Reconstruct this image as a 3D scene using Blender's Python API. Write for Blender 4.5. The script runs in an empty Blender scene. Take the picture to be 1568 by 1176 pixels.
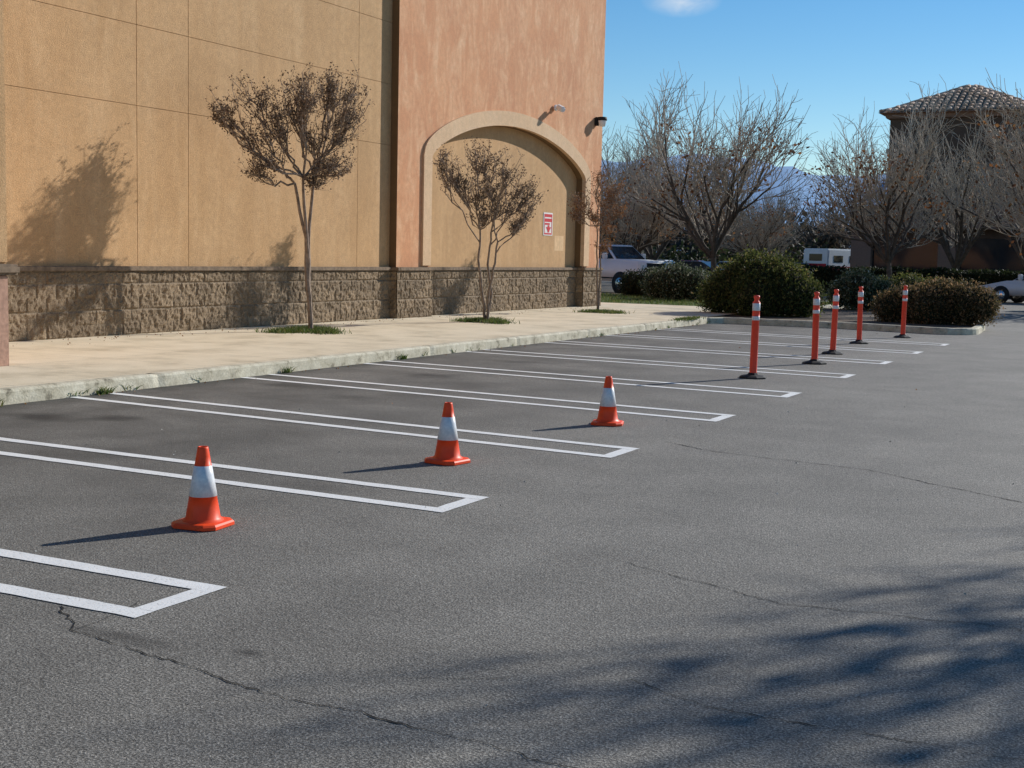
import bpy, bmesh, math, random
import numpy as np
from mathutils import Vector, Matrix, noise
random.seed(7)
rng=np.random.default_rng(11)
D=bpy.data; SC=bpy.context.scene

# ---------------------------------------------------------------- helpers
def link(ob,parent=None):
    SC.collection.objects.link(ob)
    if parent is not None: ob.parent=parent
    return ob
def empty(name,loc=(0,0,0),rz=0,parent=None):
    e=D.objects.new(name,None); e.location=loc; e.rotation_euler=(0,0,rz); e.empty_display_size=.3
    return link(e,parent)
def mesh_obj(name,verts,faces,mats,parent=None,midx=None,smooth=False,loc=None,rz=0):
    me=D.meshes.new(name); me.from_pydata([tuple(v) for v in verts],[],[tuple(f) for f in faces])
    for m in (mats if isinstance(mats,(list,tuple)) else [mats]): me.materials.append(m)
    if midx is not None: me.polygons.foreach_set('material_index',list(midx))
    if smooth: me.polygons.foreach_set('use_smooth',[True]*len(me.polygons))
    me.update()
    ob=D.objects.new(name,me)
    if loc is not None: ob.location=loc
    ob.rotation_euler=(0,0,rz)
    return link(ob,parent)
def box(name,x0,x1,y0,y1,z0,z1,mat,parent=None,bev=0):
    bm=bmesh.new(); bmesh.ops.create_cube(bm,size=1)
    for v in bm.verts:
        v.co=Vector(((x0+x1)/2+v.co.x*(x1-x0),(y0+y1)/2+v.co.y*(y1-y0),(z0+z1)/2+v.co.z*(z1-z0)))
    if bev: bmesh.ops.bevel(bm,geom=bm.edges[:],offset=bev,segments=2,affect='EDGES')
    me=D.meshes.new(name); bm.to_mesh(me); bm.free(); me.materials.append(mat)
    return link(D.objects.new(name,me),parent)
def lathe(name,prof,seg,mat,parent=None,loc=(0,0,0),smooth=True,mats=None,mfun=None):
    V=[];Fc=[];mi=[]
    for r,z in prof:
        for k in range(seg):
            a=2*math.pi*k/seg; V.append((r*math.cos(a),r*math.sin(a),z))
    for i in range(len(prof)-1):
        for k in range(seg):
            k2=(k+1)%seg; Fc.append((i*seg+k,i*seg+k2,(i+1)*seg+k2,(i+1)*seg+k))
            mi.append(mfun(i) if mfun else 0)
    return mesh_obj(name,V,Fc,mats or mat,parent,mi,smooth,loc)

class Mat:
    def __init__(s,name,rough=.8):
        s.m=D.materials.new(name); s.m.use_nodes=True; s.t=s.m.node_tree; s.n=s.t.nodes; s.l=s.t.links
        s.b=s.n['Principled BSDF']; s.b.inputs['Roughness'].default_value=rough
        s.b.inputs['Specular IOR Level'].default_value=.3
        s.tc=s.n.new('ShaderNodeTexCoord')
    def node(s,t,**k):
        n=s.n.new(t)
        for a,b in k.items(): setattr(n,a,b)
        return n
    def co(s,scale=(1,1,1),src='Object'):
        mp=s.node('ShaderNodeMapping'); mp.inputs['Scale'].default_value=scale
        s.l.new(s.tc.outputs[src],mp.inputs[0]); return mp.outputs[0]
    def noise(s,vec,scale,detail=4,rough=.55,dist=0):
        n=s.node('ShaderNodeTexNoise'); s.l.new(vec,n.inputs['Vector'])
        n.inputs['Scale'].default_value=scale; n.inputs['Detail'].default_value=detail
        n.inputs['Roughness'].default_value=rough; n.inputs['Distortion'].default_value=dist
        return n.outputs['Fac']
    def ramp(s,fac,stops):
        r=s.node('ShaderNodeValToRGB'); s.l.new(fac,r.inputs[0]); e=r.color_ramp.elements
        while len(e)<len(stops): e.new(.5)
        for i,(p,c) in enumerate(stops):
            e[i].position=p; e[i].color=(c if len(c)==4 else (*c,1)) if isinstance(c,tuple) else (c,c,c,1)
        return r.outputs[0]
    def mix(s,fac,a,b,mode='MIX'):
        n=s.node('ShaderNodeMix',data_type='RGBA',blend_type=mode)
        for sock,v in ((n.inputs[0],fac),(n.inputs[6],a),(n.inputs[7],b)):
            if isinstance(v,(int,float)): sock.default_value=v
            elif isinstance(v,tuple): sock.default_value=(*v,1)[:4]
            else: s.l.new(v,sock)
        return n.outputs[2]
    def math(s,op,a,b=None,clamp=False):
        n=s.node('ShaderNodeMath',operation=op,use_clamp=clamp)
        for i,v in enumerate((a,b)):
            if v is None: continue
            if isinstance(v,(int,float)): n.inputs[i].default_value=v
            else: s.l.new(v,n.inputs[i])
        return n.outputs[0]
    def color(s,c):
        if isinstance(c,tuple): s.b.inputs['Base Color'].default_value=(*c,1)
        else: s.l.new(c,s.b.inputs['Base Color'])
        return s
    def bump(s,h,strength=.5,dist=.01):
        n=s.node('ShaderNodeBump'); n.inputs['Strength'].default_value=strength; n.inputs['Distance'].default_value=dist
        s.l.new(h,n.inputs['Height']); s.l.new(n.outputs[0],s.b.inputs['Normal']); return s

def simple(name,c,rough=.6,var=.15,scale=8,metal=0):
    M=Mat(name,rough); n=M.noise(M.co(),scale,2)
    M.color(M.ramp(n,[(.3,tuple(x*(1-var) for x in c)),(.7,tuple(min(1,x*(1+var)) for x in c))]))
    M.b.inputs['Metallic'].default_value=metal
    return M.m
def leafmat(name,stops,rough=.7,trans=.3):
    M=Mat(name,rough); g=M.node('ShaderNodeNewGeometry')
    c=M.ramp(g.outputs['Random Per Island'],stops); M.color(c)
    if trans:
        t=M.node('ShaderNodeBsdfTranslucent'); M.l.new(c,t.inputs[0]); mx=M.node('ShaderNodeMixShader'); mx.inputs[0].default_value=trans
        M.l.new(M.b.outputs[0],mx.inputs[1]); M.l.new(t.outputs[0],mx.inputs[2]); M.l.new(mx.outputs[0],M.n['Material Output'].inputs[0])
    return M.m

# ---------------------------------------------------------------- materials
M=Mat('asphalt',.76); P=M.co()
fine=M.noise(P,95,2,.75); mid=M.noise(P,24,2,.6); big=M.noise(P,.35,3,.6); big2=M.noise(P,1.7,3,.6)
vor=M.node('ShaderNodeTexVoronoi'); M.l.new(P,vor.inputs['Vector']); vor.inputs['Scale'].default_value=75
c=M.ramp(fine,[(.32,(.055,.051,.044)),(.5,(.168,.156,.134)),(.68,(.43,.40,.345))])
c=M.mix(M.ramp(vor.outputs['Distance'],[(.0,.65),(.31,.0)]),c,(.52,.49,.42))
c=M.mix(.75,c,M.ramp(mid,[(.3,.72),(.7,1.28)]),'MULTIPLY')
c=M.mix(.9,c,M.ramp(big,[(.3,.84),(.7,1.16)]),'MULTIPLY')
c=M.mix(.9,c,M.ramp(big2,[(.3,.86),(.7,1.12)]),'MULTIPLY')
sx=M.node('ShaderNodeSeparateXYZ'); M.l.new(P,sx.inputs[0])
inst_=M.node('ShaderNodeMapRange'); inst_.inputs[1].default_value=-4.0; inst_.inputs[2].default_value=-7.5; M.l.new(sx.outputs[0],inst_.inputs[0])
st=M.math('MULTIPLY',inst_.outputs[0],M.ramp(M.noise(P,.9,3,.6,.3),[(.38,.2),(.66,.75)]))
c=M.mix(st,c,(.072,.067,.058))
dn=M.noise(P,2.6,3,.6)
gut=M.node('ShaderNodeMapRange'); gut.inputs[1].default_value=-9.75; gut.inputs[2].default_value=-10.25; M.l.new(sx.outputs[0],gut.inputs[0])
c=M.mix(M.math('MULTIPLY',gut.outputs[0],M.ramp(dn,[(.35,.35),(.6,.9)])),c,(.045,.04,.032))
for (x,y,rx,ry,a) in [(-8.75,9.07,.33,.22,.85),(-9.3,8.75,.5,.25,.8),(-8.6,14.66,.4,.35,.7),(-9.16,12.5,.6,.3,.7),(-8.0,11.9,.4,.3,.5),(-3.19,4.05,.09,.05,.7),(-8.4,6.4,.6,.3,.7),(-3.75,3.95,.3,.07,.6),(-8.7,17.4,.6,.3,.5),(-5.2,7.2,.3,.2,.35)]:
    dx=M.math('DIVIDE',M.math('SUBTRACT',sx.outputs[0],x),rx); dy=M.math('DIVIDE',M.math('SUBTRACT',sx.outputs[1],y),ry)
    r=M.math('SQRT',M.math('ADD',M.math('MULTIPLY',dx,dx),M.math('MULTIPLY',dy,dy)))
    r=M.math('ADD',r,M.math('MULTIPLY',M.math('SUBTRACT',dn,.5),1.6))
    k=M.math('MULTIPLY',M.math('SUBTRACT',1.2,r,True),a)
    c=M.mix(k,c,(.028,.026,.023))
M.color(c); M.bump(M.math('ADD',fine,M.math('MULTIPLY',mid,.5)),.75,.007)
asphalt=M.m

M=Mat('road_paint',.6); P=M.co(); n=M.noise(P,70,2,.7); n2=M.noise(P,3,3)
c=M.ramp(n,[(.26,(.25,.25,.24)),(.38,(.84,.83,.79)),(.7,(.90,.89,.85))])
c=M.mix(.4,c,M.ramp(n2,[(.3,.8),(.65,1.0)]),'MULTIPLY'); M.color(c).bump(n,.4,.004); paint=M.m

M=Mat('concrete',.85); P=M.co(); n=M.noise(P,1.3,5,.65); n2=M.noise(P,60,2)
c=M.ramp(n,[(.3,(.50,.42,.29)),(.5,(.68,.585,.42)),(.72,(.76,.66,.49))])
c=M.mix(.5,c,M.ramp(n2,[(.3,.8),(.7,1.15)]),'MULTIPLY')
sx=M.node('ShaderNodeSeparateXYZ'); M.l.new(P,sx.inputs[0])
fy=M.math('FRACT',M.math('DIVIDE',M.math('ADD',sx.outputs[1],50-10.7+.01),1.525))
fx=M.math('FRACT',M.math('DIVIDE',M.math('ADD',sx.outputs[0],40+10.1),1.72))
j=M.math('MAXIMUM',M.math('LESS_THAN',fy,.007),M.math('LESS_THAN',fx,.006))
c=M.mix(M.math('MULTIPLY',j,.6),c,(.12,.1,.08)); M.color(c).bump(M.math('SUBTRACT',n2,M.math('MULTIPLY',j,2)),.3,.004); concrete=M.m

M=Mat('curb_concrete',.85); P=M.co(); n=M.noise(P,5,5,.7); n2=M.noise(P,50,2)
c=M.ramp(n,[(.30,(.15,.13,.09)),(.44,(.50,.45,.33)),(.7,(.70,.65,.51))])
c=M.mix(.6,c,M.ramp(n2,[(.3,.75),(.7,1.15)]),'MULTIPLY'); M.color(c).bump(n2,.5,.01); curbm=M.m

def stucco(name,ca,cb,light,streak,amt,bs=.7):
    M=Mat(name,.9); P=M.co(); n=M.noise(P,.55,3,.6); n2=M.noise(P,75,2,.65)
    s=M.noise(M.co(streak),1,5,.7,.8)
    s2=M.noise(P,2.4,3,.7,1.2)
    c=M.ramp(n,[(.3,ca),(.7,cb)])
    k=M.math('MULTIPLY',M.ramp(s,[(.42,0.),(.68,1.)]),M.ramp(s2,[(.33,.25),(.62,1.)]))
    c=M.mix(M.math('MULTIPLY',k,amt),c,light)
    c=M.mix(.6,c,M.ramp(n2,[(.3,.70),(.7,1.25)]),'MULTIPLY')
    c=M.mix(.6,c,M.ramp(M.noise(P,9,3,.7),[(.3,.86),(.7,1.12)]),'MULTIPLY')
    M.color(c).bump(n2,bs,.011); return M.m
ochre=stucco('ochre_stucco',(.50,.30,.142),(.60,.365,.178),(.66,.43,.23),(2.2,2.2,.35),.75)
salmon=stucco('salmon_stucco',(.61,.285,.145),(.70,.345,.175),(.85,.55,.33),(3.0,3.0,1.0),.85)
pale=stucco('arch_trim_stucco',(.66,.44,.26),(.74,.51,.31),(.79,.58,.39),(2,2,.5),.4)
shadeside=stucco('shade_toned_stucco',(.17,.10,.045),(.20,.12,.055),(.23,.14,.07),(2,2,.5),.3)  # shade on tower side, arch jambs and soffit is put into this dark colour

M=Mat('split_face_block',.9); at=M.node('ShaderNodeVertexColor'); at.layer_name='Col'
n=M.noise(M.co(),45,3,.7); c=M.mix(.8,at.outputs[0],M.ramp(n,[(.3,.55),(.7,1.4)]),'MULTIPLY'); M.color(c).bump(n,.8,.012); blockm=M.m
capm=simple('cap_stone',(.21,.15,.10),.85,.3,12)
pinkbase=simple('pier_base_stone',(.42,.25,.18),.85,.2,20)

orange=simple('cone_orange',(.97,.08,.018),.45,.08,14)
M=Mat('cone_reflective',.35); M.color(M.ramp(M.noise(M.co(),40,2),[(.3,(.64,.66,.69)),(.7,(.82,.83,.84))])); reflect=M.m
postm=simple('post_orange',(.97,.09,.05),.45,.08,20)
rubber=simple('black_rubber',(.02,.02,.02),.7,.3,20)
bark=simple('tree_bark',(.10,.08,.062),.9,.35,6)
twig=simple('twig_bark',(.42,.36,.28),.9,.25,3)
mbark=simple('crape_myrtle_bark',(.27,.20,.15),.85,.35,12)
seed=leafmat('dry_seed_leaves',[(0,(.05,.035,.025)),(.5,(.12,.08,.05)),(1,(.24,.16,.10))])
rust=leafmat('rust_leaves',[(0,(.12,.05,.02)),(.6,(.26,.11,.04)),(1,(.36,.19,.07))])
green=leafmat('shrub_leaves',[(0,(.03,.042,.011)),(.55,(.08,.10,.026)),(.9,(.19,.19,.055)),(1,(.27,.18,.09))],.7,.45)
brownbush=leafmat('brown_shrub_leaves',[(0,(.04,.035,.014)),(.5,(.11,.09,.038)),(.85,(.26,.165,.085)),(1,(.38,.24,.13))],.7,.45)
hedgem=leafmat('hedge_leaves',[(0,(.012,.02,.007)),(.7,(.03,.04,.014)),(1,(.06,.07,.025))])
silver=leafmat('silver_shrub_leaves',[(0,(.03,.045,.02)),(.6,(.08,.11,.05)),(.9,(.2,.22,.14)),(1,(.5,.5,.42))])
grassm=leafmat('grass_blades',[(0,(.04,.07,.015)),(.6,(.10,.16,.03)),(1,(.24,.22,.09))],.7,.4)
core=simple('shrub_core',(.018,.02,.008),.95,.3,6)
farmat=leafmat('distant_foliage',[(0,(.03,.025,.018)),(.6,(.06,.047,.033)),(.9,(.11,.085,.055)),(1,(.2,.12,.06))])
dirt=simple('dirt',(.12,.085,.055),.95,.3,6)
glass=simple('dark_glass',(.02,.025,.03),.08,.1,2)
chrome=simple('chrome',(.6,.6,.6),.2,.05,2,.9)
white=simple('white_paint',(.80,.81,.82),.3,.03,2)
whitesign=simple('sign_white',(.80,.78,.74),.5,.05,10)
redm=simple('sign_red',(.60,.03,.04),.5,.1,10)
crackm=simple('crack_filler',(.02,.019,.017),.9,.3,40)
pebm=leafmat('pale_grit',[(0,(.25,.24,.21)),(1,(.6,.58,.52))],.8,0)

# ---------------------------------------------------------------- camera
roll=math.atan(.0227); pitch=math.atan(199*math.cos(roll)/2000.); yaw=math.radians(26.83)
F=Vector((-math.sin(yaw)*math.cos(pitch),math.cos(yaw)*math.cos(pitch),-math.sin(pitch)))
R0=Vector((math.cos(yaw),math.sin(yaw),0)); U0=R0.cross(F)
R=R0*math.cos(roll)+U0*math.sin(roll); U=U0*math.cos(roll)-R0*math.sin(roll)
cam=D.cameras.new('camera'); cam.sensor_width=36; cam.lens=36*2000/1568; cam.clip_end=20000
co=link(D.objects.new('camera',cam)); co.matrix_world=Matrix(((R.x,U.x,-F.x,0),(R.y,U.y,-F.y,0),(R.z,U.z,-F.z,1.6),(0,0,0,1)))
SC.camera=co
SC.view_settings.view_transform='Standard'; SC.view_settings.look='None'; SC.view_settings.exposure=0

# ---------------------------------------------------------------- world & sun
elev=math.radians(27); az=math.atan2(.405,.914)
W=D.worlds.new('World'); SC.world=W; W.use_nodes=True
nt=W.node_tree; sky=nt.nodes.new('ShaderNodeTexSky'); sky.sky_type='NISHITA'; sky.sun_disc=False
sky.sun_elevation=elev; sky.sun_rotation=az; sky.air_density=1.0; sky.dust_density=.0; sky.ozone_density=3.0; sky.altitude=300
hs=nt.nodes.new('ShaderNodeHueSaturation'); hs.inputs['Saturation'].default_value=1.3; hs.inputs['Value'].default_value=1.0
nt.links.new(sky.outputs[0],hs.inputs['Color'])
cd=Vector((-.336,.924,.187)).normalized()
tc=nt.nodes.new('ShaderNodeTexCoord'); sb=nt.nodes.new('ShaderNodeVectorMath'); sb.operation='SUBTRACT'; sb.inputs[1].default_value=cd
nt.links.new(tc.outputs['Generated'],sb.inputs[0])
mp=nt.nodes.new('ShaderNodeMapping'); mp.inputs['Scale'].default_value=(1,1,2.4); nt.links.new(sb.outputs[0],mp.inputs[0])
ln=nt.nodes.new('ShaderNodeVectorMath'); ln.operation='LENGTH'; nt.links.new(mp.outputs[0],ln.inputs[0])
mr=nt.nodes.new('ShaderNodeMapRange'); mr.inputs[1].default_value=.030; mr.inputs[2].default_value=.0; nt.links.new(ln.outputs['Value'],mr.inputs[0])
cn=nt.nodes.new('ShaderNodeTexNoise'); cn.inputs['Scale'].default_value=60; cn.inputs['Detail'].default_value=5; cn.inputs['Distortion'].default_value=.8; nt.links.new(mp.outputs[0],cn.inputs['Vector'])
mm=nt.nodes.new('ShaderNodeMath'); mm.operation='MULTIPLY'; mm.use_clamp=True; nt.links.new(mr.outputs[0],mm.inputs[0]); nt.links.new(cn.outputs['Fac'],mm.inputs[1])
mc=nt.nodes.new('ShaderNodeMix'); mc.data_type='RGBA'; mc.inputs[7].default_value=(8,8.3,8.6,1)
nt.links.new(mm.outputs[0],mc.inputs[0]); nt.links.new(hs.outputs[0],mc.inputs[6])
bg=nt.nodes['Background']; bg.inputs[1].default_value=.105; nt.links.new(mc.outputs[2],bg.inputs[0])
L=D.lights.new('sun','SUN'); L.energy=5.0; L.angle=math.radians(.53); L.color=(1,.965,.91)
so=link(D.objects.new('sun',L)); d=Vector((math.sin(az)*math.cos(elev),math.cos(az)*math.cos(elev),math.sin(elev)))
so.rotation_euler=d.to_track_quat('Z','Y').to_euler(); so.location=(10,20,20)

# ---------------------------------------------------------------- ground
gm=simple('far_ground',(.10,.09,.07),.95,.3,.05)
mesh_obj('ground',[(-6000,-3000,-.02),(6000,-3000,-.02),(6000,9000,-.02),(-6000,9000,-.02)],[(0,1,2,3)],gm)
mesh_obj('parking_lot',[(-90,-30,0),(70,-30,0),(70,140,0),(-90,140,0)],[(0,1,2,3)],asphalt)

V=[];Fc=[]
def strip(a,b,w,z=.004):
    a=Vector((*a,z));b=Vector((*b,z));L_=(b-a).length;n=(b-a).normalized();s=Vector((-n.y,n.x,0))
    m=max(1,int(L_/.12)); k=len(V)
    for i in range(m+1):
        p=a.lerp(b,i/m); e1=random.gauss(0,.0022); e2=random.gauss(0,.0022)
        V.extend([p-s*(w/2+e1),p+s*(w/2+e2)])
        if i: Fc.append((k+2*i-2,k+2*i,k+2*i+1,k+2*i-1))
ends=[(-3.9,2.05,0,.62),(-3.91,4.80,0.0,.62),(-3.95,7.52,.12,.62),(-3.93,10.17,.48,.63),(-3.96,12.96,.52,.66),(-3.98,15.68,.55,.68),(-3.99,18.74,.5,.70),(-4.03,21.66,.55,.68),(-4.03,24.5,.6,.68),(-3.99,27.31,.7,.68)]
for x,y,dr,wd in ends:
    xs=-10.255
    strip((x,y-.06),(xs,y-.06+dr),.112)
    strip((x,y-wd+.06),(xs,y-wd+.06+dr),.112)
    strip((x-.056,y-.118),(x-.056,y-wd+.118),.112)
mesh_obj('parking_stall_lines',V,Fc,paint)

def crack(pts,w):
    P=[Vector((x,y)) for x,y in pts]; Q=[]
    for i in range(len(P)-1):
        n=max(2,int((P[i+1]-P[i]).length/.018))
        for k in range(n):
            t=k/n; q=P[i].lerp(P[i+1],t)
            Q.append(q+Vector((noise.noise((q.x*5,q.y*5,1)),noise.noise((q.x*5,q.y*5,5))))*.035+Vector((noise.noise((q.x*22,q.y*22,1)),noise.noise((q.x*22,q.y*22,5))))*.018+Vector((random.uniform(-1,1),random.uniform(-1,1)))*.003)
    v=[];f=[]
    for i,q in enumerate(Q):
        a=Q[max(0,i-1)];b=Q[min(len(Q)-1,i+1)];n=(b-a).normalized() if (b-a).length>0 else Vector((1,0))
        s=Vector((-n.y,n.x))*w*max(.35,.65+.8*noise.noise((q.x*8,q.y*8,9)))*random.uniform(.5,1)*.5
        v+= [(*(q-s),.003),(*(q+s),.003)]
        if i: k=2*i; f.append((k-2,k-1,k+1,k))
    return v,f
V=[];Fc=[]
for pts,w in [([(-4.3,4.15),(-3.99,3.93),(-3.28,3.8),(-2.72,3.67),(-2.47,3.7),(-2.22,3.7),(-1.91,3.67),(-1.55,3.62),(-1.2,3.6)],.012),
            ([(-2.5,6.3),(-1.98,6.08),(-1.54,5.92),(-.5,6.06),(.6,6.2)],.012),([(-1.75,4.5),(-1.38,4.38),(-.9,4.4),(-.34,4.43),(.5,4.5)],.009),
            ([(-3.9,10.7),(-3.43,10.4),(-2.04,10.16),(-.83,9.37),(.6,8.8)],.018),
            ([(-4.1,4.4),(-3.99,3.93)],.006),([(-2.5,4.1),(-2.3,4.2),(-2.15,4.35)],.005)]:
    v,f=crack(pts,w); k=len(V); V+=v; Fc+=[tuple(i+k for i in q) for q in f]
mesh_obj('asphalt_cracks',V,Fc,crackm)

XW=-15.30
mesh_obj('sidewalk',[(-15.7,-10,.15),(-10.42,-10,.15),(-10.42,38,.15),(-15.7,38,.15),(-15.7,-10,0),(-10.42,-10,0),(-10.42,38,0),(-15.7,38,0),(-30,35.2,.15),(-30,38,.15),(-15.7,35.2,.15),(-30,38,0)],
   [(0,1,2,3),(3,2,6,7),(8,10,3,9),(9,3,7,11)],concrete)
def kerb(name,path,w=.16,h=.153,jit=.006,jointlen=3.05):
    P=[Vector((x,y,0)) for x,y in path]; Q=[]
    for i in range(len(P)-1):
        n=max(1,int((P[i+1]-P[i]).length/.1))
        for k in range(n): Q.append(P[i].lerp(P[i+1],k/n))
    Q.append(P[-1]); prof=[(0,0),(.012,h-.03),(.03,h-.006),(.05,h),(w,h),(w,.0)]
    v=[];f=[];s=0
    for i,q in enumerate(Q):
        t=(Q[min(i+1,len(Q)-1)]-Q[max(0,i-1)]).normalized(); nrm=Vector((-t.y,t.x,0))
        if i: s+=(q-Q[i-1]).length
        dip=.012 if (s%jointlen)<.1 else 0
        for a,z in prof:
            o=noise.noise((q.x*3,q.y*3,z*9))*jit+noise.noise((q.x*11,q.y*11,z*20))*jit*.6
            v.append(q+nrm*(a+o+dip)+Vector((0,0,max(0,z+(o*.6-dip if z>.05 else 0)))))
    m=len(prof)
    for i in range(len(Q)-1):
        for k in range(m-1): f.append((i*m+k,(i+1)*m+k,(i+1)*m+k+1,i*m+k+1))
    return mesh_obj(name,v,f,curbm,smooth=False)
kerb('sidewalk_kerb',[(-10.26,-10),(-10.27,30.9)])
isl=[(-10.27,30.9),(-10.0,31.35),(-7.1,31.45),(-4.9,30.9)]
for k in range(1,9):
    a=-math.pi/2+math.pi*k/9*.62; isl.append((-4.75+.75*math.cos(a),31.65+.75*math.sin(a)))
isl+=[(-4.15,34),(-5.0,39.5),(-6,41.5)]
kerb('island_kerb',isl)
mesh_obj('island_soil',[(-10.4,30.95,.12),(-9.9,31.5,.12),(-7.1,31.6,.12),(-4.9,31.05,.12),(-4.35,31.4,.12),(-4.3,34,.12),(-5.15,39.5,.12),(-6.1,41.6,.12),(-10.4,41.6,.12)],[tuple(range(9))],dirt)
mesh_obj('lawn_ground',[(-34,38.2,.13),(-10.4,38.2,.13),(-10.4,47,.13),(-34,49,.13)],[(0,1,2,3)],simple('lawn_soil',(.07,.10,.025),.95,.4,3))
kerb('lawn_kerb',[(-10.2,41.5),(-10.2,47.1),(-34,49.1)])

# ---------------------------------------------------------------- store building
store=empty('store_building')
box('wall_core',-45,XW-.05,-10,24.6,0,9.4,simple('joint_shadow_stucco',(.24,.145,.065),.9),store)
ye=[-10,-2,5,10.2,16.48,17.73,22.94,24.215]; ze=[1.2,3.87,5.16,6.45,7.84,9.4]
for i in range(len(ye)-1):
    for j in range(len(ze)-1):
        box('wall_panel_%d_%d'%(i,j),XW-.06,XW,ye[i]+.0022,ye[i+1]-.0022,ze[j]+.0022,ze[j+1]-.0022,ochre,store,.004)
box('parapet_cap',-45.1,XW+.1,-10.1,24.19,9.4,9.6,pale,store,.02)
box('pier',-15.24,-12.38,8.6,11.17,1.35,9.9,ochre,store,.02)
box('pier_base',-15.20,-12.26,8.5,11.06,.0,1.22,pinkbase,store,.015)
box('pier_cap',-15.20,-12.2,8.45,11.2,1.222,1.348,capm,store,.03)
XR=-15.36
box('tower_core',-30,XR,24.23,35.30,0,11.2,ochre,store)
yc,hw=29.865,4.265
def archz(t,spring,rise):
    Rr=(hw*hw+rise*rise)/(2*rise); circ=rise-(Rr-math.sqrt(max(0,Rr*Rr-(t*hw)**2))); ell=rise*math.sqrt(max(0,1-t*t))
    return spring+.6*circ+.4*ell
N=48; ts=[math.sin(math.pi/2*(-1+2*k/N)) for k in range(N+1)]
inner=[(yc+t*hw,archz(t,3.72,1.06)) for t in ts]
X0,X1=-15.12,XR-.02; T=11.2
v=[];f=[];mi=[]
def q4(a,b,c,d,m=0): k=len(v); v.extend([a,b,c,d]); f.append((k,k+1,k+2,k+3)); mi.append(m)
q4((X0,24.2,0),(X0,25.6,0),(X0,25.6,T),(X0,24.2,T)); q4((X0,34.13,0),(X0,35.32,0),(X0,35.32,T),(X0,34.13,T))
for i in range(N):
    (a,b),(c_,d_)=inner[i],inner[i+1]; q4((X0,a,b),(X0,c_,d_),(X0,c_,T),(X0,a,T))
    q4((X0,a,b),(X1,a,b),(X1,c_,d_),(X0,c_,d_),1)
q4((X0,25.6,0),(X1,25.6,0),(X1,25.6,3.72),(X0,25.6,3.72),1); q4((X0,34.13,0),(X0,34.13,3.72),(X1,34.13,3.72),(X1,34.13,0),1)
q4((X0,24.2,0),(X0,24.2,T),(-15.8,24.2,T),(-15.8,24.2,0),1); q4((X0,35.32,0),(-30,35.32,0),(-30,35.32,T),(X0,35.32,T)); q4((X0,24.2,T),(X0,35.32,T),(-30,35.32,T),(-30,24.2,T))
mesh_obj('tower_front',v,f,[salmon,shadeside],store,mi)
box('tower_cornice',-30.2,-14.95,24.05,35.5,11.2,11.5,pale,store,.03)
v=[];f=[];mi=[]; XP=X0+.05; wd=.36
outer=[]
for i,(y,z) in enumerate(inner):
    a=inner[max(0,i-1)];b=inner[min(N,i+1)]; ty,tz=b[0]-a[0],b[1]-a[1]; l=math.hypot(ty,tz); outer.append((y-tz/l*wd,z+ty/l*wd))
inn=[(25.6,1.3)]+inner+[(34.13,1.3)]; out=[(25.24,1.3),(25.24,3.75)]+outer[1:-1]+[(34.49,3.75),(34.49,1.3)]
for i in range(len(inn)-1):
    (a,b),(c_,d_)=inn[i],inn[i+1]; (e,g),(h,k_)=out[i],out[i+1]
    q4((XP,a,b),(XP,c_,d_),(XP,h,k_),(XP,e,g)); q4((XP,e,g),(XP,h,k_),(X0,h,k_),(X0,e,g)); q4((XP,a,b),(X0-.06,a,b),(X0-.06,c_,d_),(XP,c_,d_))
v=[(x,y+(.003 if y<yc else -.003) if x<X0-.05 else y,z) for x,y,z in v]
mesh_obj('arch_trim',v,f,pale,store)
BV=[];BF=[];BC=[]
def stone(p0,p1,z0=.0,z1=1.18,rows=5,step=.028):
    p0=Vector(p0);p1=Vector(p1);Ln=(p1-p0).length;t=(p1-p0)/Ln;n=Vector((t.y,-t.x))
    nu=max(3,int(Ln/step));nv=int((z1-z0)/step); base=len(BV); rh=(z1-z0-.13)/rows
    for i in range(nu+1):
        s=Ln*i/nu; q=p0+t*s; S=q.x+q.y
        for j in range(nv+1):
            z=z0+(z1-z0)*j/nv; r=int((z-z0-.13)/rh) if z>z0+.13 else -1
            zz=(z-z0-.13)%rh; ss=(S+(.2 if r%2 else 0))
            b=int(ss/.4); bb=ss%.4
            mort=(zz<.022 or bb<.022)
            tone=.78+.44*(math.sin(b*12.9898+r*78.233)*43758.5453%1)
            off=0.0 if mort else .012+.016*(math.sin(b*3.1+r*7.7)*917.3%1)+.024*noise.noise((q.x*14,q.y*14,z*14))+.014*noise.noise((q.x*40,q.y*40,z*40))
            if i in(0,nu): off=.02
            BV.append((*(q+n*off),z)); c0=(.25,.18,.112) if not mort else (.24,.18,.12)
            BC.append((c0[0]*tone,c0[1]*tone,c0[2]*tone,1) if not mort else (*c0,1))
    for i in range(nu):
        for j in range(nv):
            a=base+i*(nv+1)+j; BF.append((a,a+nv+1,a+nv+2,a+1))
wb=XW+.06; rb=XR+.06
stone((wb,11.0),(wb,24.16)); stone((XW,24.15),(-15.06,24.15)); stone((-15.06,24.13),(-15.06,25.62))
stone((-15.06,25.62),(XR,25.62)) ; stone((rb,25.6),(rb,34.12)); stone((XR,34.08),(-15.06,34.08)); stone((-15.06,34.08),(-15.06,35.38)); stone((-15.06,35.37),(-30,35.37),step=.08)
ob=mesh_obj('stone_base',BV,BF,blockm,store)
ca=ob.data.color_attributes.new('Col','FLOAT_COLOR','POINT'); ca.data.foreach_set('color',[x for c_ in BC for x in c_])
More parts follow.
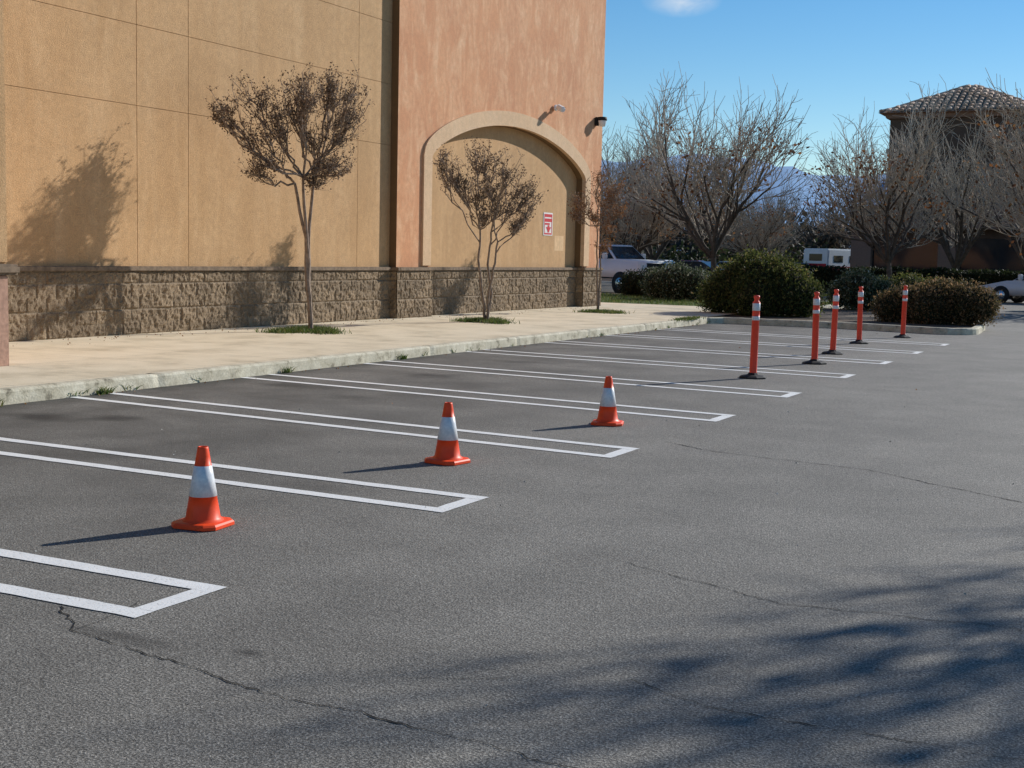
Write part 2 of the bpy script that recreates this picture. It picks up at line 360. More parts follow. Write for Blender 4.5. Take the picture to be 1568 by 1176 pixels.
for i,(a,b,c_,d_) in enumerate([(XW-.07,XW+.12,11.0,24.10),(XW+.02,-15.0,24.10,24.2),(-15.2,-15.0,24.2,25.6),(XR-.02,XR+.12,25.6,34.06),(XR-.02,-15.0,34.06,34.13),(-15.2,-15.0,34.13,35.42)]):
    box('base_cap_%d'%i,a,b,c_,d_,1.182,1.262,capm,store,.012)
box('repaint_patch',XR,XR+.003,32.75,33.35,1.72,2.13,simple('patch_paint',(.70,.47,.26),.9,.1,10),store)
sg=empty('fire_lane_sign',(XR+.008,32.3,2.43),0)
box('plate',-.004,.004,-.29,.29,-.31,.31,whitesign,sg,.003)
for i,(a,b,c_,d_) in enumerate([(-.25,.25,.19,.27),(-.25,.25,.06,.15),(-.2,.1,-.02,.03),(-.24,.24,-.28,-.24),(-.03,.08,-.22,-.03),(-.24,-.21,-.24,.22),(.21,.24,-.24,.22)]):
    box('marking_%d'%i,.0045,.006+.0003*i,a,b,c_,d_,redm,sg)
mesh_obj('arrow',[(.0085,-.14,-.08),(.0085,.19,-.08),(.0085,.02,-.23)],[(0,1,2)],redm,sg)
sc=empty('security_camera',(-15.09,31.99,5.5))
lathe('mount',[(.0,0),(.08,0),(.08,.05),(.0,.05)],16,white,sc).rotation_euler=(0,math.pi/2,0)
box('arm',.03,.24,-.025,.025,-.03,.02,white,sc,.008); b_=box('housing',.14,.46,-.07,.07,.0,.14,white,sc,.03); b_.rotation_euler=(0,.35,-.6)
fl=empty('wall_floodlight',(-15.10,34.8,5.42))
box('bracket',-.02,.08,-.09,.09,-.12,.12,rubber,fl,.02); lathe('lamp_head',[(0,-.14),(.08,-.14),(.12,0),(.12,.1),(0,.12)],16,white,fl,(.18,.02,0)); lathe('shade',[(.0,.125),(.13,.12),(.14,.03),(.128,.02)],16,rubber,fl,(.18,.02,0))

# ---------------------------------------------------------------- cones
def cone(x,y,rz):
    e=empty('traffic_cone',(x,y,0),rz)
    s=.148; ch=.05; P0=[(-s+ch,-s),(s-ch,-s),(s,-s+ch),(s,s-ch),(s-ch,s),(-s+ch,s),(-s,s-ch),(-s,-s+ch)]
    v=[];f=[]
    lv=[(1,.004),(1,.022),(.94,.032),(.82,.036)]
    for k,z in lv: v+=[(a*k,b*k,z) for a,b in P0]
    for i in range(3):
        for k in range(8): f.append((i*8+k,i*8+(k+1)%8,(i+1)*8+(k+1)%8,(i+1)*8+k))
    f.append(tuple(range(24,32)))
    mesh_obj('base',v,f,orange,e)
    H=.462
    def r(z): return .102-(.102-.030)*(z-.035)/(H-.035)
    prof=[(.122,.034),(.112,.042)]+[(r(z),z) for z in (.055,.12,.178)]+[(r(.1785)+.003,.179),(r(.355)+.003,.354)]+[(r(z),z) for z in (.3555,.41,.452)]+[(.029,H),(.023,H),(.021,.44),(.03,.3)]
    lathe('body',prof,32,None,e,mats=[orange,reflect,rubber],mfun=lambda i:1 if i==5 else (2 if i>=12 else 0))
for p in [(-4.92,5.82,.12),(-4.9,8.62,-.15),(-4.77,11.47,.3)]: cone(*p)
def post(x,y,lean):
    e=empty('delineator_post',(x,y,0)); e.rotation_euler=(lean,lean*.5,random.random())
    lathe('rubber_base',[(0,.0),(.19,.002),(.19,.02),(.15,.038),(.08,.05),(.06,.075),(0,.075)],8,rubber,e,smooth=False)
    r=.05
    lathe('tube',[(r,.05),(r,.785),(r+.002,.786),(r+.002,.84),(r,.841),(r,.915),(r+.002,.916),(r+.002,1.015),(r,1.016),(r,1.03),(.033,1.045),(.030,1.07),(.04,1.085),(.04,1.115),(.0,1.125)],20,None,e,mats=[postm,reflect],mfun=lambda i:1 if i in(2,6) else 0)
for p in [(-5.05,17.21,.012),(-4.98,20.3,-.01),(-5.26,22.7,.02),(-5.52,26.02,-.015),(-5.2,28.85,.01)]: post(*p)

# ---------------------------------------------------------------- vegetation
class Tubes:
    def __init__(s): s.v=[];s.f=[];s.m=[]
    def tube(s,pts,r0,r1,sides=4,mat=0):
        n=len(pts);k0=len(s.v)
        for i,p in enumerate(pts):
            t=(pts[min(i+1,n-1)]-pts[max(i-1,0)]).normalized(); a=t.orthogonal().normalized(); b=t.cross(a)
            r=r0+(r1-r0)*i/(n-1)
            for k in range(sides):
                an=2*math.pi*k/sides; s.v.append(p+a*(r*math.cos(an))+b*(r*math.sin(an)))
        for i in range(n-1):
            for k in range(sides):
                k2=(k+1)%sides; s.f.append((k0+i*sides+k,k0+i*sides+k2,k0+(i+1)*sides+k2,k0+(i+1)*sides+k)); s.m.append(mat)
    def leaves(s,C,size,mat,aspect=.55,vert=0):
        C=np.asarray(C);n=len(C)
        a=rng.normal(size=(n,3)); a[:,2]+=vert*np.sign(rng.random(n)-.1); a/=np.linalg.norm(a,axis=1,keepdims=True)
        b=np.cross(a,rng.normal(size=(n,3))); b/=np.linalg.norm(b,axis=1,keepdims=True)
        sz=size*rng.uniform(.6,1.4,(n,1)); a=a*sz*.5; b=b*sz*.5*aspect
        q=np.stack([C-a,C+b,C+a,C-b],1).reshape(-1,3); k=len(s.v)
        s.v.extend([tuple(x) for x in q.tolist()])
        s.f.extend([(k+4*i,k+4*i+1,k+4*i+2,k+4*i+3) for i in range(n)]); s.m.extend([mat]*n)
    def obj(s,name,mats,loc=(0,0,0),rz=0,parent=None): return mesh_obj(name,s.v,s.f,mats,parent,s.m,False,loc,rz)
def rv(s=1): return Vector((random.gauss(0,s),random.gauss(0,s),random.gauss(0,s)))
def path(a,b,n=5,up=.25,jit=.03):
    l=(b-a).length; c=a.lerp(b,.5)+Vector((0,0,up*l*.25))
    out=[]
    for i in range(n+1):
        t=i/n; p=a*(1-t)**2+c*2*t*(1-t)+b*t*t
        if 0<i<n: p=p+rv(jit*l*.5)
        out.append(p)
    return out
Rh=Vector((.892,.451,0)); Dh=Vector((-.451,.892,0))
def myrtle(name,base,stems,lobes,nl,leafm,r0=.05,seedn=1,lsz=.042,slant=.7,off=-.15):
    random.seed(seedn); T=Tubes(); C=[]
    tips=[]
    for sp in stems:
        pts=[Vector((0,0,0))+rv(.01)*1]
        for dx,dy,z in sp: pts.append(Rh*dx+Dh*dy+Vector((0,0,z)))
        Q=[]
        for i in range(len(pts)-1):
            for k in range(4): Q.append(pts[i].lerp(pts[i+1],k/4)+(rv(.008) if i+k else Vector()))
        Q.append(pts[-1]); T.tube(Q,r0,r0*.55,7); tips+= [pts[-1],pts[-1]*.6+pts[-2]*.4]
    dyp=[-.4,.35,0,-.5,.45,-.1,.2,-.3]
    for li,(dx,z,r) in enumerate(lobes):
        dy=dyp[li%8]*(1 if z>2.6 else .4)*(1 if abs(dx)<.9 else .4)+dx*slant+off
        c=Rh*dx+Dh*dy+Vector((0,0,z))
        s=min(tips,key=lambda p:(p-c).length+random.random()*.5)
        limb=path(s,c+Vector((0,0,-r*.3)),7,-.35 if abs(dx)>.5 else .1,.05); T.tube(limb,r0*.45,.012,5)
        for j in range(int(10+14*r)):
            d=rv().normalized()*r*random.uniform(.5,1.0); d.z=d.z*.8+.05*r
            e=c+d; st=limb[random.randint(3,7)]; br=path(st,e,4,-.2,.08); T.tube(br,.010,.004,4)
            for k in range(8):
                p=br[random.randint(1,4)]; tw=p+rv(.07)+Vector((0,0,.07)); T.tube([p,p.lerp(tw,.5)+rv(.012),tw],.004,.002,3)
                m=int(nl*random.uniform(.2,1.8))
                for _ in range(m): C.append(p.lerp(tw,random.uniform(.3,1.15))+rv(.026))
    T.leaves(C,lsz,1,.6)
    return T.obj(name,[mbark,leafm],base)
myrtle('crape_myrtle_tree',(-13.74,19.15,.15),
  [[(-.06,0,.8),(-.09,0,1.65),(-.28,-.1,2.6)],[(-.03,.03,.8),(-.05,.04,1.65),(.02,.1,2.75)],[(-.05,.02,1.2),(-.08,-.05,1.75),(-.12,-.2,2.7)]],
  [(-1.22,3.8,.38),(-.92,4.08,.42),(-.32,3.98,.45),(.1,4.12,.42),(.45,4.24,.42),(.76,3.95,.38),(.06,3.45,.45),(-.59,3.45,.44),(-.70,2.95,.32),(.46,3.05,.33),(.14,2.6,.24),(.72,4.2,.32),(-1.38,3.62,.24),(-.5,3.8,.45),(.5,3.55,.4),(-.8,2.75,.2),(.52,2.8,.22),(.3,4.38,.3),(-.12,4.22,.36)],5.2,seed,.045,3,.038,.6,-.4)
myrtle('crape_myrtle_tree',(-13.05,24.54,.15),
  [[(-.12,0,.7),(-.2,0,1.3),(-.18,.05,1.95)],[(.08,.05,.6),(0,.1,1.2),(.05,.1,1.9)],[(.02,-.05,.5),(.13,-.1,1.1),(.2,-.1,1.7)]],
  [(-.82,3.25,.38),(-.3,3.45,.4),(-.07,3.4,.4),(.4,3.25,.38),(.6,2.95,.42),(-.29,2.75,.42),(.38,2.45,.36),(.82,2.45,.3),(-.07,2.2,.28),(-1.05,3.35,.24),(.1,2.9,.45),(-.65,2.9,.35),(.62,2.1,.27),(.9,2.75,.25)],5,seed,.035,5,.038,.3)
myrtle('crape_myrtle_tree',(-13.36,31.24,.15),
  [[(-.03,0,.7),(-.05,0,1.3),(-.08,.05,2.2)],[(.04,.05,.8),(.06,.1,2.0)]],
  [(-.1,3.4,.38),(.17,2.95,.45),(-.17,2.5,.4),(.25,2.2,.35),(-.55,2.9,.35),(.1,1.7,.25),(.4,3.2,.3),(-.7,2.5,.25),(.45,2.6,.3)],4,rust,.03,9,.042,.3)

def grass(name,pts,h,mat=grassm,lean=.45):
    v=[];f=[]
    for p in pts:
        a=random.uniform(0,6.28);w=.006+.004*random.random();hh=h*random.uniform(.4,1.2)
        d=Vector((math.cos(a),math.sin(a),0)); k=len(v); p=Vector(p); l=Vector((random.gauss(0,lean),random.gauss(0,lean),0))*hh
        v+=[p-d*w,p+d*w,p+d*w*.7+l*.4+Vector((0,0,hh*.6)),p-d*w*.7+l*.4+Vector((0,0,hh*.6)),p+l+Vector((0,0,hh))]
        f+=[(k,k+1,k+2,k+3),(k+3,k+2,k+4)]
    return mesh_obj(name,v,f,mat)
def patch(cx,cy,rx,ry,n,z=.15):
    return [(cx+random.gauss(0,.45)*rx,cy+random.gauss(0,.45)*ry,z) for _ in range(n)]
P=[]
for (x,y,n) in [(-13.74,19.15,2400),(-13.05,24.54,2200),(-13.36,31.24,1500)]:
    for _ in range(7): P+=patch(x+random.gauss(0,.3),y+random.gauss(0,.3),.35,.35,n//7)
for k in range(30):
    y=random.uniform(8,31); P+=patch(-10.28,y,.02,.10,int(random.uniform(3,14)),.0)
for y,n in [(10.5,60),(9.0,40),(16.6,30),(13.7,30)]: P+=patch(-10.22,y,.03,.12,n,0)
P+=patch(-10.35,29.6,.12,1.0,700,.13)
grass('weeds_and_grass_tufts',P,.085,lean=.7)
for i,(x,y) in enumerate([(-13.74,19.15),(-13.05,24.54),(-13.36,31.24)]):
    v=[(x,y,.1545)]+[(x+.5*math.cos(a)*(1+.12*math.sin(3*a)),y+.5*math.sin(a),.1545) for a in [2*math.pi*k/20 for k in range(20)]]
    mesh_obj('tree_well_soil',v,[(0,k+1,(k+1)%20+1) for k in range(20)],dirt)
grass('lawn_grass',[(random.uniform(-30,-10.5),random.uniform(38.4,46.9),.13) for _ in range(22000)],.09)

def bush(name,loc,lobes,n,size,mat,squash=1):
    T=Tubes(); C=[]; tot=sum(r*r for *_,r in lobes)
    bm=bmesh.new()
    for x,y,z,r in lobes:
        m=int(n*r*r/tot); d=rng.normal(size=(m,3)); d/=np.linalg.norm(d,axis=1,keepdims=True)
        rr=np.array([r*(.86+.18*noise.noise((q[0]*3+x,q[1]*3+y,q[2]*3+z))+.34*noise.noise((q[0]*8+x,q[1]*8,q[2]*8))) for q in d])[:,None]
        rr=rr*(1-.28*rng.random((m,1))**2)+ (rng.random((m,1))**8)*.16
        p=d*rr+np.array([x,y,z]); C.append(p[p[:,2]>0.02])
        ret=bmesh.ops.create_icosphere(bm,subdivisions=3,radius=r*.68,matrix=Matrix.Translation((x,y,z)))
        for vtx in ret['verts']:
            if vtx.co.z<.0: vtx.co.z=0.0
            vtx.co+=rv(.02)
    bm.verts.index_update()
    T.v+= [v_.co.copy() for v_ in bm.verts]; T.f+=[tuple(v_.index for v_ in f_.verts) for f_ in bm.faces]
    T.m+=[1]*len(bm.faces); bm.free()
    T.leaves(np.concatenate(C),size,0,.4,.8)
    return T.obj(name,[mat,core],loc)
bush('juniper_bush',(-9.9,34.3,.1),[(0,0,.75,1.05),(-.75,.1,.7,.85),(.7,-.1,.65,.85),(-.3,.2,1.1,.7),(.45,.1,1.0,.65),(-1.2,0,.5,.6),(1.1,.1,.5,.6),(0,-.6,.5,.7)],36000,.085,green)
bush('juniper_bush',(-5.3,33.7,.1),[(0,0,.45,.75),(-.7,.1,.45,.6),(.7,-.1,.5,.65),(-1.1,0,.35,.5),(1.05,-.1,.5,.5),(.2,.2,.6,.55),(-.2,-.4,.35,.5)],24000,.075,brownbush)
bush('flowering_shrub',(-15.6,43.3,.13),[(0,0,.6,.8),(-.7,.2,.5,.65),(.7,0,.5,.7)],9000,.09,silver)
bush('flowering_shrub',(-8.8,41,.1),[(0,0,.6,.75),(.6,.2,.5,.55),(-.5,0,.5,.5)],8000,.09,silver)
bush('round_shrub',(-8.4,47.3,0),[(0,0,.55,.8),(-.8,.1,.5,.7),(.8,.1,.5,.7),(1.6,0,.45,.6)],9000,.09,green)
bush('round_shrub',(-17.5,46,.1),[(0,0,.5,.7),(-.8,.1,.45,.6),(.8,.1,.5,.6)],7000,.09,hedgem)
bush('round_shrub',(-4.0,50,0),[(0,0,.5,.8),(.9,.1,.5,.7),(1.8,.1,.4,.6)],7000,.09,hedgem)

def hedge(name,x0,x1,y,h,d,n):
    T=Tubes(); C=[]
    for _ in range(n):
        x=random.uniform(x0,x1); s=random.random()
        hh=h*(1+.09*noise.noise((x*.9,y,0)))
        if s<.45: p=(x,y-d/2+random.gauss(0,.05),random.uniform(0,hh))
        elif s<.9: p=(x,y+random.uniform(-d/2,d/2),hh+random.gauss(0,.05))
        else: p=(x,y+d/2,random.uniform(0,hh))
        C.append(p)
    a=.08
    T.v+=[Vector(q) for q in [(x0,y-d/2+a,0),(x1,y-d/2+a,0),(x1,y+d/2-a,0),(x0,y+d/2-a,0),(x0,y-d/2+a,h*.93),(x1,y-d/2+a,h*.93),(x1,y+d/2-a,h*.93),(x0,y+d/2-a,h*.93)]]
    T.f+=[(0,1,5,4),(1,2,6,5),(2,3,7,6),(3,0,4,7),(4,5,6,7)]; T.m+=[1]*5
    T.leaves(C,.14,0,.6); return T.obj(name,[hedgem,core])
hedge('clipped_hedge',-22,4,68,1.25,1.2,14000)

def bare(name,H,spread,seedn,counts=(6,4,4,4,4),leafn=0,thick=1.0,wr=.37):
    random.seed(seedn); T=Tubes(); C=[]
    lens=[.16,.29,.23,.16,.11,.08]; rad=[.018,.0098,.0052,.0028,.0016,.0011]
    def env(p): return (p.x/(wr*H))**2+(p.y/(wr*H))**2+((p.z-.56*H)/(.44*H))**2
    def grow(p,d,lv):
        e=env(p+d*H*lens[lv]*.5) if lv>=2 else 0
        Ln=H*lens[lv]*random.uniform(.75,1.15)*(1 if e<.75 else (.7 if e<1.1 else .4)); pts=[p]; n=[3,5,4,4,3,2][lv]
        for i in range(n):
            d=(d+rv([.04,.08,.11,.14,.17,.22][lv])+Vector((0,0,[0,.03,.05,.07,.09,.1][lv]))).normalized(); pts.append(pts[-1]+d*Ln/n)
        T.tube(pts,H*rad[lv]*thick,H*(rad[lv+1] if lv<5 else .0007)*thick*1.05,[8,6,5,4,3,3][lv],0 if lv<3 else 1)
        if lv==5: return
        if lv>=3 and leafn and pts[-1].z<H*.62 and random.random()<leafn:
            for _ in range(10): C.append(pts[-1]+rv(.22))
        k=counts[lv]
        if e>1.1: k=max(2,k-2)
        for j in range(k):
            if lv==0: q=pts[-1]+(pts[-2]-pts[-1])*random.uniform(0,.5)
            else:
                fr=(j+1)/k; q=pts[min(n,max(1,round(fr*n)))]
            az_=2*math.pi*(j+random.uniform(-.3,.3))/k+lv
            tilt=[spread,.66,.64,.66,.7][lv]*random.uniform(.6,1.25)
            if j==k-1 and lv>0: tilt*=.35
            a=d.orthogonal().normalized(); a.rotate(Matrix.Rotation(az_,3,d)); nd=(d*math.cos(tilt)+a*math.sin(tilt)).normalized()
            if nd.z<-.05: nd.z=abs(nd.z)*.3
            grow(q,nd,lv+1)
    grow(Vector((0,0,0)),Vector((random.gauss(0,.03),random.gauss(0,.03),1)).normalized(),0)
    if C: T.leaves([tuple(c_) for c_ in C],.14,2,.8)
    top=max(p[2] for p in T.v); s=H/top
    T.v=[Vector(p)*s for p in T.v]
    return T.obj(name,[bark,twig,rust])
def inst(src,name,loc,rz,s=1):
    o=D.objects.new(name,src.data); o.location=loc; o.rotation_euler=(0,0,rz); o.scale=(s,s,s); return link(o)
tA=bare('bare_tree',10.4,.78,21,(6,5,4,4,4),.16,1,.39); tA.location=(-18.7,57,0)
tB=bare('bare_tree',9.6,.82,33,(6,5,4,4,4),.2,1,.42); tB.location=(-11.64,60.9,0)
tC=bare('bare_tree',10.9,.70,45,(6,4,4,4,4),.05,1,.36); tC.location=(-10.1,69.5,0)
inst(tA,'bare_tree',(-3.1,50.2,0),2.2,.97)
inst(tC,'bare_tree',(-26.4,69.5,0),1.1,.95)
inst(tB,'bare_tree',(-24.8,62,0),2.9,.86)
inst(tA,'bare_tree',(-30.5,74,0),4.1,.9)
inst(tC,'bare_tree',(-6.0,64,0),3.3,.92)
inst(tB,'bare_tree',(-24.5,84,0),.7,.8)
inst(tC,'bare_tree',(-27,92,0),5.2,.72)
# tree standing right of the view; its crown shadow falls on the near asphalt
inst(tB,'bare_tree',(7.5,16.0,0),.4,1.15)

# distant mass of trees
random.seed(77); T=Tubes()
for k in range(110):
    y=random.uniform(105,215); u=random.uniform(-.52,-.05); x=u*y; H=random.uniform(5.5,9)*(y/140)**.5
    b=Vector((x,y,0)); T.tube([b,b+Vector((0,0,H*.3))],.2,.15,5)
    for i in range(22):
        e=b+Vector((random.gauss(0,H*.22),random.gauss(0,H*.22),H*random.uniform(.5,1))); s=b+Vector((0,0,H*random.uniform(.22,.5)))
        pts=path(s,e,4,-.3,.06); T.tube(pts,.07,.03,3)
        for j in range(8):
            p=pts[random.randint(1,4)]; T.tube([p,p+rv(H*.06)+Vector((0,0,H*.07))],.035,.015,3)
    cc=np.column_stack([rng.normal(x,H*.2,300),rng.normal(y,H*.2,300),np.clip(rng.normal(H*.38,H*.17,300),.3,H*.8)])
    T.leaves(cc,.55,1,.7)
T.obj('distant_trees',[bark,farmat])
random.seed(3); T=Tubes(); C=[(random.uniform(-75,5),random.gauss(98,1.2),abs(random.gauss(.9,.8))) for _ in range(16000)]
T.leaves(C,.35,0,.7); T.obj('far_shrub_row',[hedgem])

# hills
v=[];f=[]; n=160
rings=[(1500,0),(1900,.25),(2300,.5),(2600,.8),(2900,1),(3300,0)]
for j,(dist,hs_) in enumerate(rings):
    for i in range(n+1):
        a=-1.2+1.5*i/n; h=(205+50*noise.noise((a*3.3+4,1,0))+36*noise.noise((a*11,3,0))+14*noise.noise((a*33,5,0)))*hs_
        h*=1+(.35*noise.noise((a*25,j*2.3,7)) if 0<j<4 else 0)
        v.append((math.sin(a)*dist,math.cos(a)*dist,max(0,h)))
for j in range(len(rings)-1):
    for i in range(n): f.append((j*(n+1)+i,j*(n+1)+i+1,(j+1)*(n+1)+i+1,(j+1)*(n+1)+i))
mesh_obj('hills',v,f,simple('hazy_hills',(.21,.37,.58),1,.12,.004),smooth=True)  # distance haze is put into the blue base colour

# ---------------------------------------------------------------- far building with tiled roof
fb=empty('tile_roof_building')
brown=stucco('brown_stucco',(.11,.07,.05),(.13,.085,.06),(.15,.10,.075),(1,1,.5),.3)
tan=stucco('tan_stucco',(.26,.165,.12),(.30,.19,.14),(.32,.22,.16),(1,1,.5),.3)
box('tower_walls',-16.5,-8.2,83.7,91.5,0,10.6,brown,fb); box('tower_band',-16.65,-8.05,83.55,91.6,8.3,8.6,brown,fb,.04)
box('cornice',-16.75,-7.95,83.4,91.8,10.45,10.75,tan,fb,.05)
for i in range(5):
    box('wing_wall_%d'%i,-17.5+i*5,-17.5+i*5+1.2,78.9,80,0,3.6,tan,fb,.03); box('storefront_%d'%i,-16.3+i*5,-12.5+i*5,79.4,79.5,.3,3.1,glass,fb)
box('wing_fascia',-17.5,8,78.7,84,3.6,4.9,tan,fb,.05); box('wing_body',-17.4,8,79.52,90,0,3.6,brown,fb)
tile=leafmat('clay_tile',[(0,(.36,.22,.14)),(.5,(.50,.33,.23)),(1,(.62,.46,.34))],.8,0)
def hip(cx,cy,h,z0,rise,name):
    V=[];Fc=[]; sp=.40
    V+=[(cx-h,cy-h,z0),(cx+h,cy-h,z0),(cx+h,cy+h,z0),(cx-h,cy+h,z0),(cx,cy,z0+rise)]; Fc+=[(0,1,4),(1,2,4),(2,3,4),(3,0,4),(3,2,1,0)]
    for side in range(4):
        m=Matrix.Rotation(side*math.pi/2,3,'Z'); n=int(2*h/sp)
        for i in range(n):
            t=-h+(i+.5)*sp; frac=1-abs(t)/h; ns=max(1,int(frac*h/.5))
            for k in range(ns):
                a0=k*.5; a1=min(a0+.54,frac*h)
                kk=len(V)
                for (a,rr,dz) in ((a0,.17,.07),(a1,.13,.0)):
                    for q in range(5):
                        an=math.pi*q/4; p=m@Vector((t+rr*math.cos(an),-h+a,rise*a/h+rr*.8*math.sin(an)+dz)); V.append((cx+p.x,cy+p.y,z0+p.z+.01))
                for q in range(4): Fc.append((kk+q,kk+q+1,kk+6+q,kk+5+q))
                Fc.append((kk+4,kk+3,kk+2,kk+1,kk))
    return mesh_obj(name,V,Fc,tile,fb)
hip(-12.35,87.6,4.75,10.75,2.1,'roof_tiles')

# ---------------------------------------------------------------- vehicles
def vehicle(name,loc,rz,L_,Wd,prof,cabin,paintm,wheels,wr,sc_=1):
    e=empty(name,(loc[0],loc[1],0),rz); e.scale=(sc_,sc_,sc_); h=Wd/2
    bm=bmesh.new(); A=[bm.verts.new((x,-h,z)) for x,z in prof]; B=[bm.verts.new((x,h,z)) for x,z in prof]; n=len(prof)
    bm.faces.new(A); bm.faces.new(B[::-1])
    for i in range(n): bm.faces.new((A[(i+1)%n],A[i],B[i],B[(i+1)%n]))
    bmesh.ops.recalc_face_normals(bm,faces=bm.faces[:]); bmesh.ops.bevel(bm,geom=[ed for ed in bm.edges],offset=.045,segments=3,affect='EDGES')
    me=D.meshes.new('body'); bm.to_mesh(me); bm.free(); me.materials.append(paintm)
    for p in me.polygons: p.use_smooth=True
    link(D.objects.new('body',me),e)
    x0,x1,x2,x3,zb,zt=cabin; hb=h-.06; ht=h-.24
    P=[(x0,-hb,zb),(x3,-hb,zb),(x3,hb,zb),(x0,hb,zb),(x1,-ht,zt),(x2,-ht,zt),(x2,ht,zt),(x1,ht,zt)]
    cb=mesh_obj('cabin',P,[(0,1,5,4),(1,2,6,5),(2,3,7,6),(3,0,4,7),(4,5,6,7)],paintm,e); md=cb.modifiers.new('b','BEVEL'); md.width=.05; md.segments=2
    P=[Vector(p) for p in P]
    def pane(nm,a,b,c,d,ins=.12,lo=.08,off=.012,u0=0,u1=1):
        bl=lambda u,w:(a.lerp(b,u)).lerp(d.lerp(c,u),w); nn=(b-a).cross(d-a).normalized()*off
        q=[bl(u0+ins*(u1-u0)*.4,lo),bl(u1-ins*(u1-u0)*.4,lo),bl(u1-ins*(u1-u0)*.4,1-ins),bl(u0+ins*(u1-u0)*.4,1-ins)]
        mesh_obj(nm,[x+nn for x in q],[(0,1,2,3)],glass,e)
    pane('side_glass_front_r',P[0],P[1],P[5],P[4],u0=.5); pane('side_glass_rear_r',P[0],P[1],P[5],P[4],u1=.5,)
    pane('windshield',P[1],P[2],P[6],P[5]); pane('rear_glass',P[3],P[0],P[4],P[7])
    pane('side_glass_front_l',P[2],P[3],P[7],P[6],u1=.5); pane('side_glass_rear_l',P[2],P[3],P[7],P[6],u0=.5)
    for i,wx in enumerate(wheels):
        for sgn in(-1,1):
            w=lathe('wheel_%d_%d'%(i,sgn),[(0,-.11),(wr*.6,-.115),(wr*.62,-.1),(wr*.95,-.12),(wr,-.08),(wr,.08),(wr*.95,.12),(wr*.62,.1),(wr*.6,.115),(0,.11)],24,None,e,(wx,sgn*(h-.10),wr),mats=[rubber,chrome],mfun=lambda i:1 if i in(0,8) else 0); w.rotation_euler=(math.pi/2,0,0)
            ar=lathe('arch_%d_%d'%(i,sgn),[(0,-.005),(wr*1.17,-.005),(wr*1.17,.005),(0,.005)],24,rubber,e,(wx,sgn*(h+.003),wr*1.04)); ar.rotation_euler=(math.pi/2,0,0); w.location.y=sgn*(h-.075)
    fx=max(p[0] for p in prof); zf=[z for x,z in prof if x>fx-.15]; zt_=max(zf)
    for sgn in(-1,1):
        box('headlight_%d'%sgn,fx-.08,fx+.012,min(sgn*(h-.08),sgn*(h-.42)),max(sgn*(h-.08),sgn*(h-.42)),zt_-.36,zt_-.12,reflect,e,.02)
        box('mirror_%d'%sgn,x3-.55,x3-.4,min(sgn*(h+.02),sgn*(h+.25)),max(sgn*(h+.02),sgn*(h+.25)),zb+.05,zb+.3,paintm,e,.03)
        box('tail_light_%d'%sgn,-L_/2-.01,-L_/2+.06,min(sgn*(h-.06),sgn*(h-.3)),max(sgn*(h-.06),sgn*(h-.3)),.75,.95,redm,e,.01)
    box('grille',fx-.03,fx+.015,-h+.45,h-.45,zt_-.5,zt_-.08,rubber,e,.02)
    box('grille_bar',fx-.03,fx+.03,-h+.47,h-.47,zt_-.32,zt_-.25,chrome,e,.01)
    box('bumper',fx-.05,fx+.09,-h+.05,h-.05,.45,.72,chrome,e,.03)
    box('side_trim_r',-L_/2+.3,fx-.3,-h-.008,-h+.01,.62,.68,rubber,e)
    return e
pick=[(-3.0,.55),(3.0,.5),(3.02,1.3),(2.9,1.38),(1.5,1.45),(-3.0,1.38)]
vehicle('pickup_truck',(-22.9,54.3),-.40,6,2.05,pick,(-1.3,-1.15,.8,1.6,1.40,2.05),white,(-1.9,1.95),.42,1.03)
sed=[(-2.3,.35),(2.3,.32),(2.32,.7),(1.2,.95),(-2.3,1.0)]
def carm(n,c): return simple(n,c,.25,.03,2)
sedan=lambda loc,rz,m,name='parked_car': vehicle(name,loc,rz,4.6,1.8,sed,(-1.9,-1.2,.1,1.0,.94,1.45),m,(-1.4,1.4),.33)
cm=[carm('car_blue',(.05,.08,.14)),carm('car_silver',(.45,.46,.48)),carm('car_black',(.02,.02,.025)),carm('car_white',(.7,.7,.72)),carm('car_red',(.25,.02,.02))]
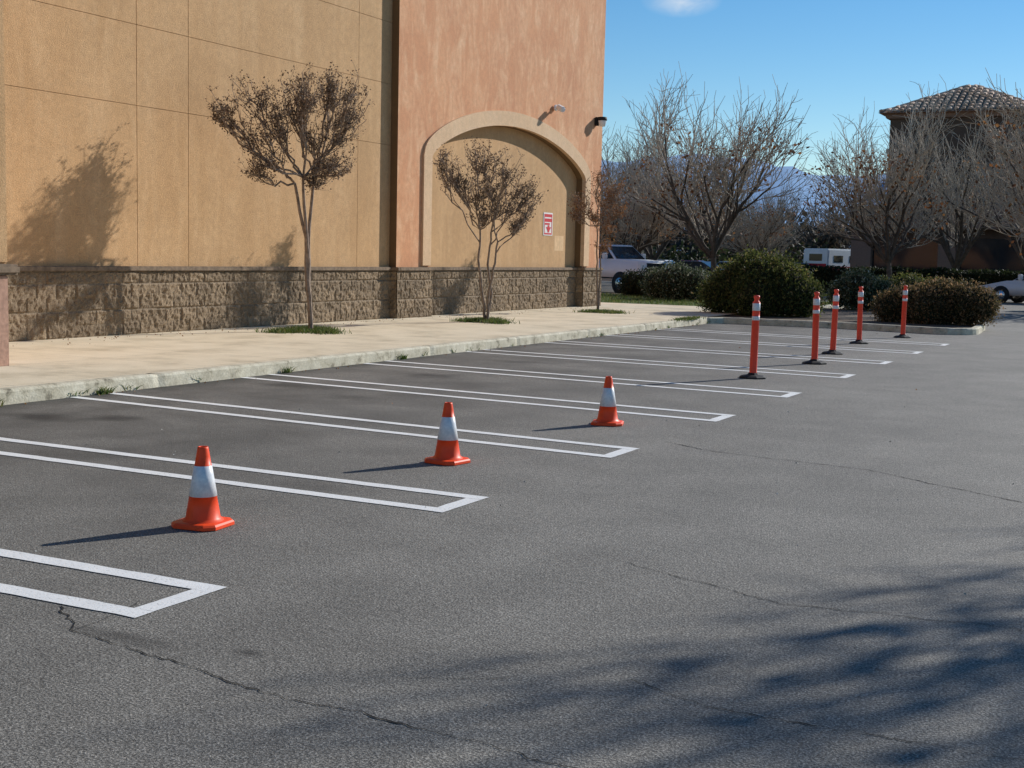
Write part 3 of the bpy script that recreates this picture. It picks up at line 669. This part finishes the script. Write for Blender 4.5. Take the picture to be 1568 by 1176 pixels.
sedan((-21.2,63),-.1,cm[2]); sedan((-20.2,74),.1,cm[0]); sedan((-24.5,80),0,cm[1]); sedan((-23.2,90),.0,cm[0]); sedan((-19,93),3.1,cm[2]); sedan((-28,76),0,cm[3]); sedan((-5.1,59.7),-.3+3.14,cm[3]); sedan((-30,88),0,cm[4]); sedan((-14,94),0,cm[1]); sedan((-26.2,86),-.2,cm[3])
mh=empty('motorhome',(-21.6,93.5,0),1.25); mh.scale=(.85,.85,.95)
box('coach_body',-3.4,2.2,-1.2,1.2,.6,2.6,white,mh,.1); box('overcab',2.0,3.2,-1.15,1.15,1.8,2.6,white,mh,.2); box('cab_hood',2.1,4.2,-1.0,1.0,.5,1.25,white,mh,.12)
box('cab_top',2.1,3.2,-1.0,1.0,1.2,1.85,glass,mh,.08); box('red_stripe',-3.35,2.15,-1.215,-1.2,1.0,1.3,redm,mh); box('window_1',-2.6,-1.2,-1.215,-1.2,1.6,2.1,glass,mh); box('window_2',-.2,1.2,-1.215,-1.2,1.6,2.1,glass,mh); box('rear_red',-3.42,-3.4,-1,1,1,1.5,redm,mh); box('rear_window',-3.42,-3.4,-.6,.6,1.7,2.2,glass,mh)
for i,wx in enumerate((-2.2,3.1)):
    for s_ in(-1,1):
        w=lathe('wheel_%d_%d'%(i,s_),[(0,-.12),(.25,-.12),(.42,-.1),(.42,.1),(.25,.12),(0,.12)],20,rubber,mh,(wx,s_*1.05,.42)); w.rotation_euler=(math.pi/2,0,0)

random.seed(8); T=Tubes(); C=[]
for _ in range(12): C.append((random.uniform(-8,0),random.uniform(6,30),.008))
for _ in range(260): C.append((-15.0+abs(random.gauss(0,.35)),random.uniform(12,34),.165))
for _ in range(120): C.append((-10.2+abs(random.gauss(0,.1)),random.uniform(8,30),.01))
T.leaves(C,.026,0,.7); T.obj('dry_leaf_litter',[rust])
T=Tubes(); C=[(random.uniform(-8,1.5),random.uniform(3.4,20),.006) for _ in range(140)]
T.leaves(C,.013,0,.8); T.obj('loose_grit',[pebm])
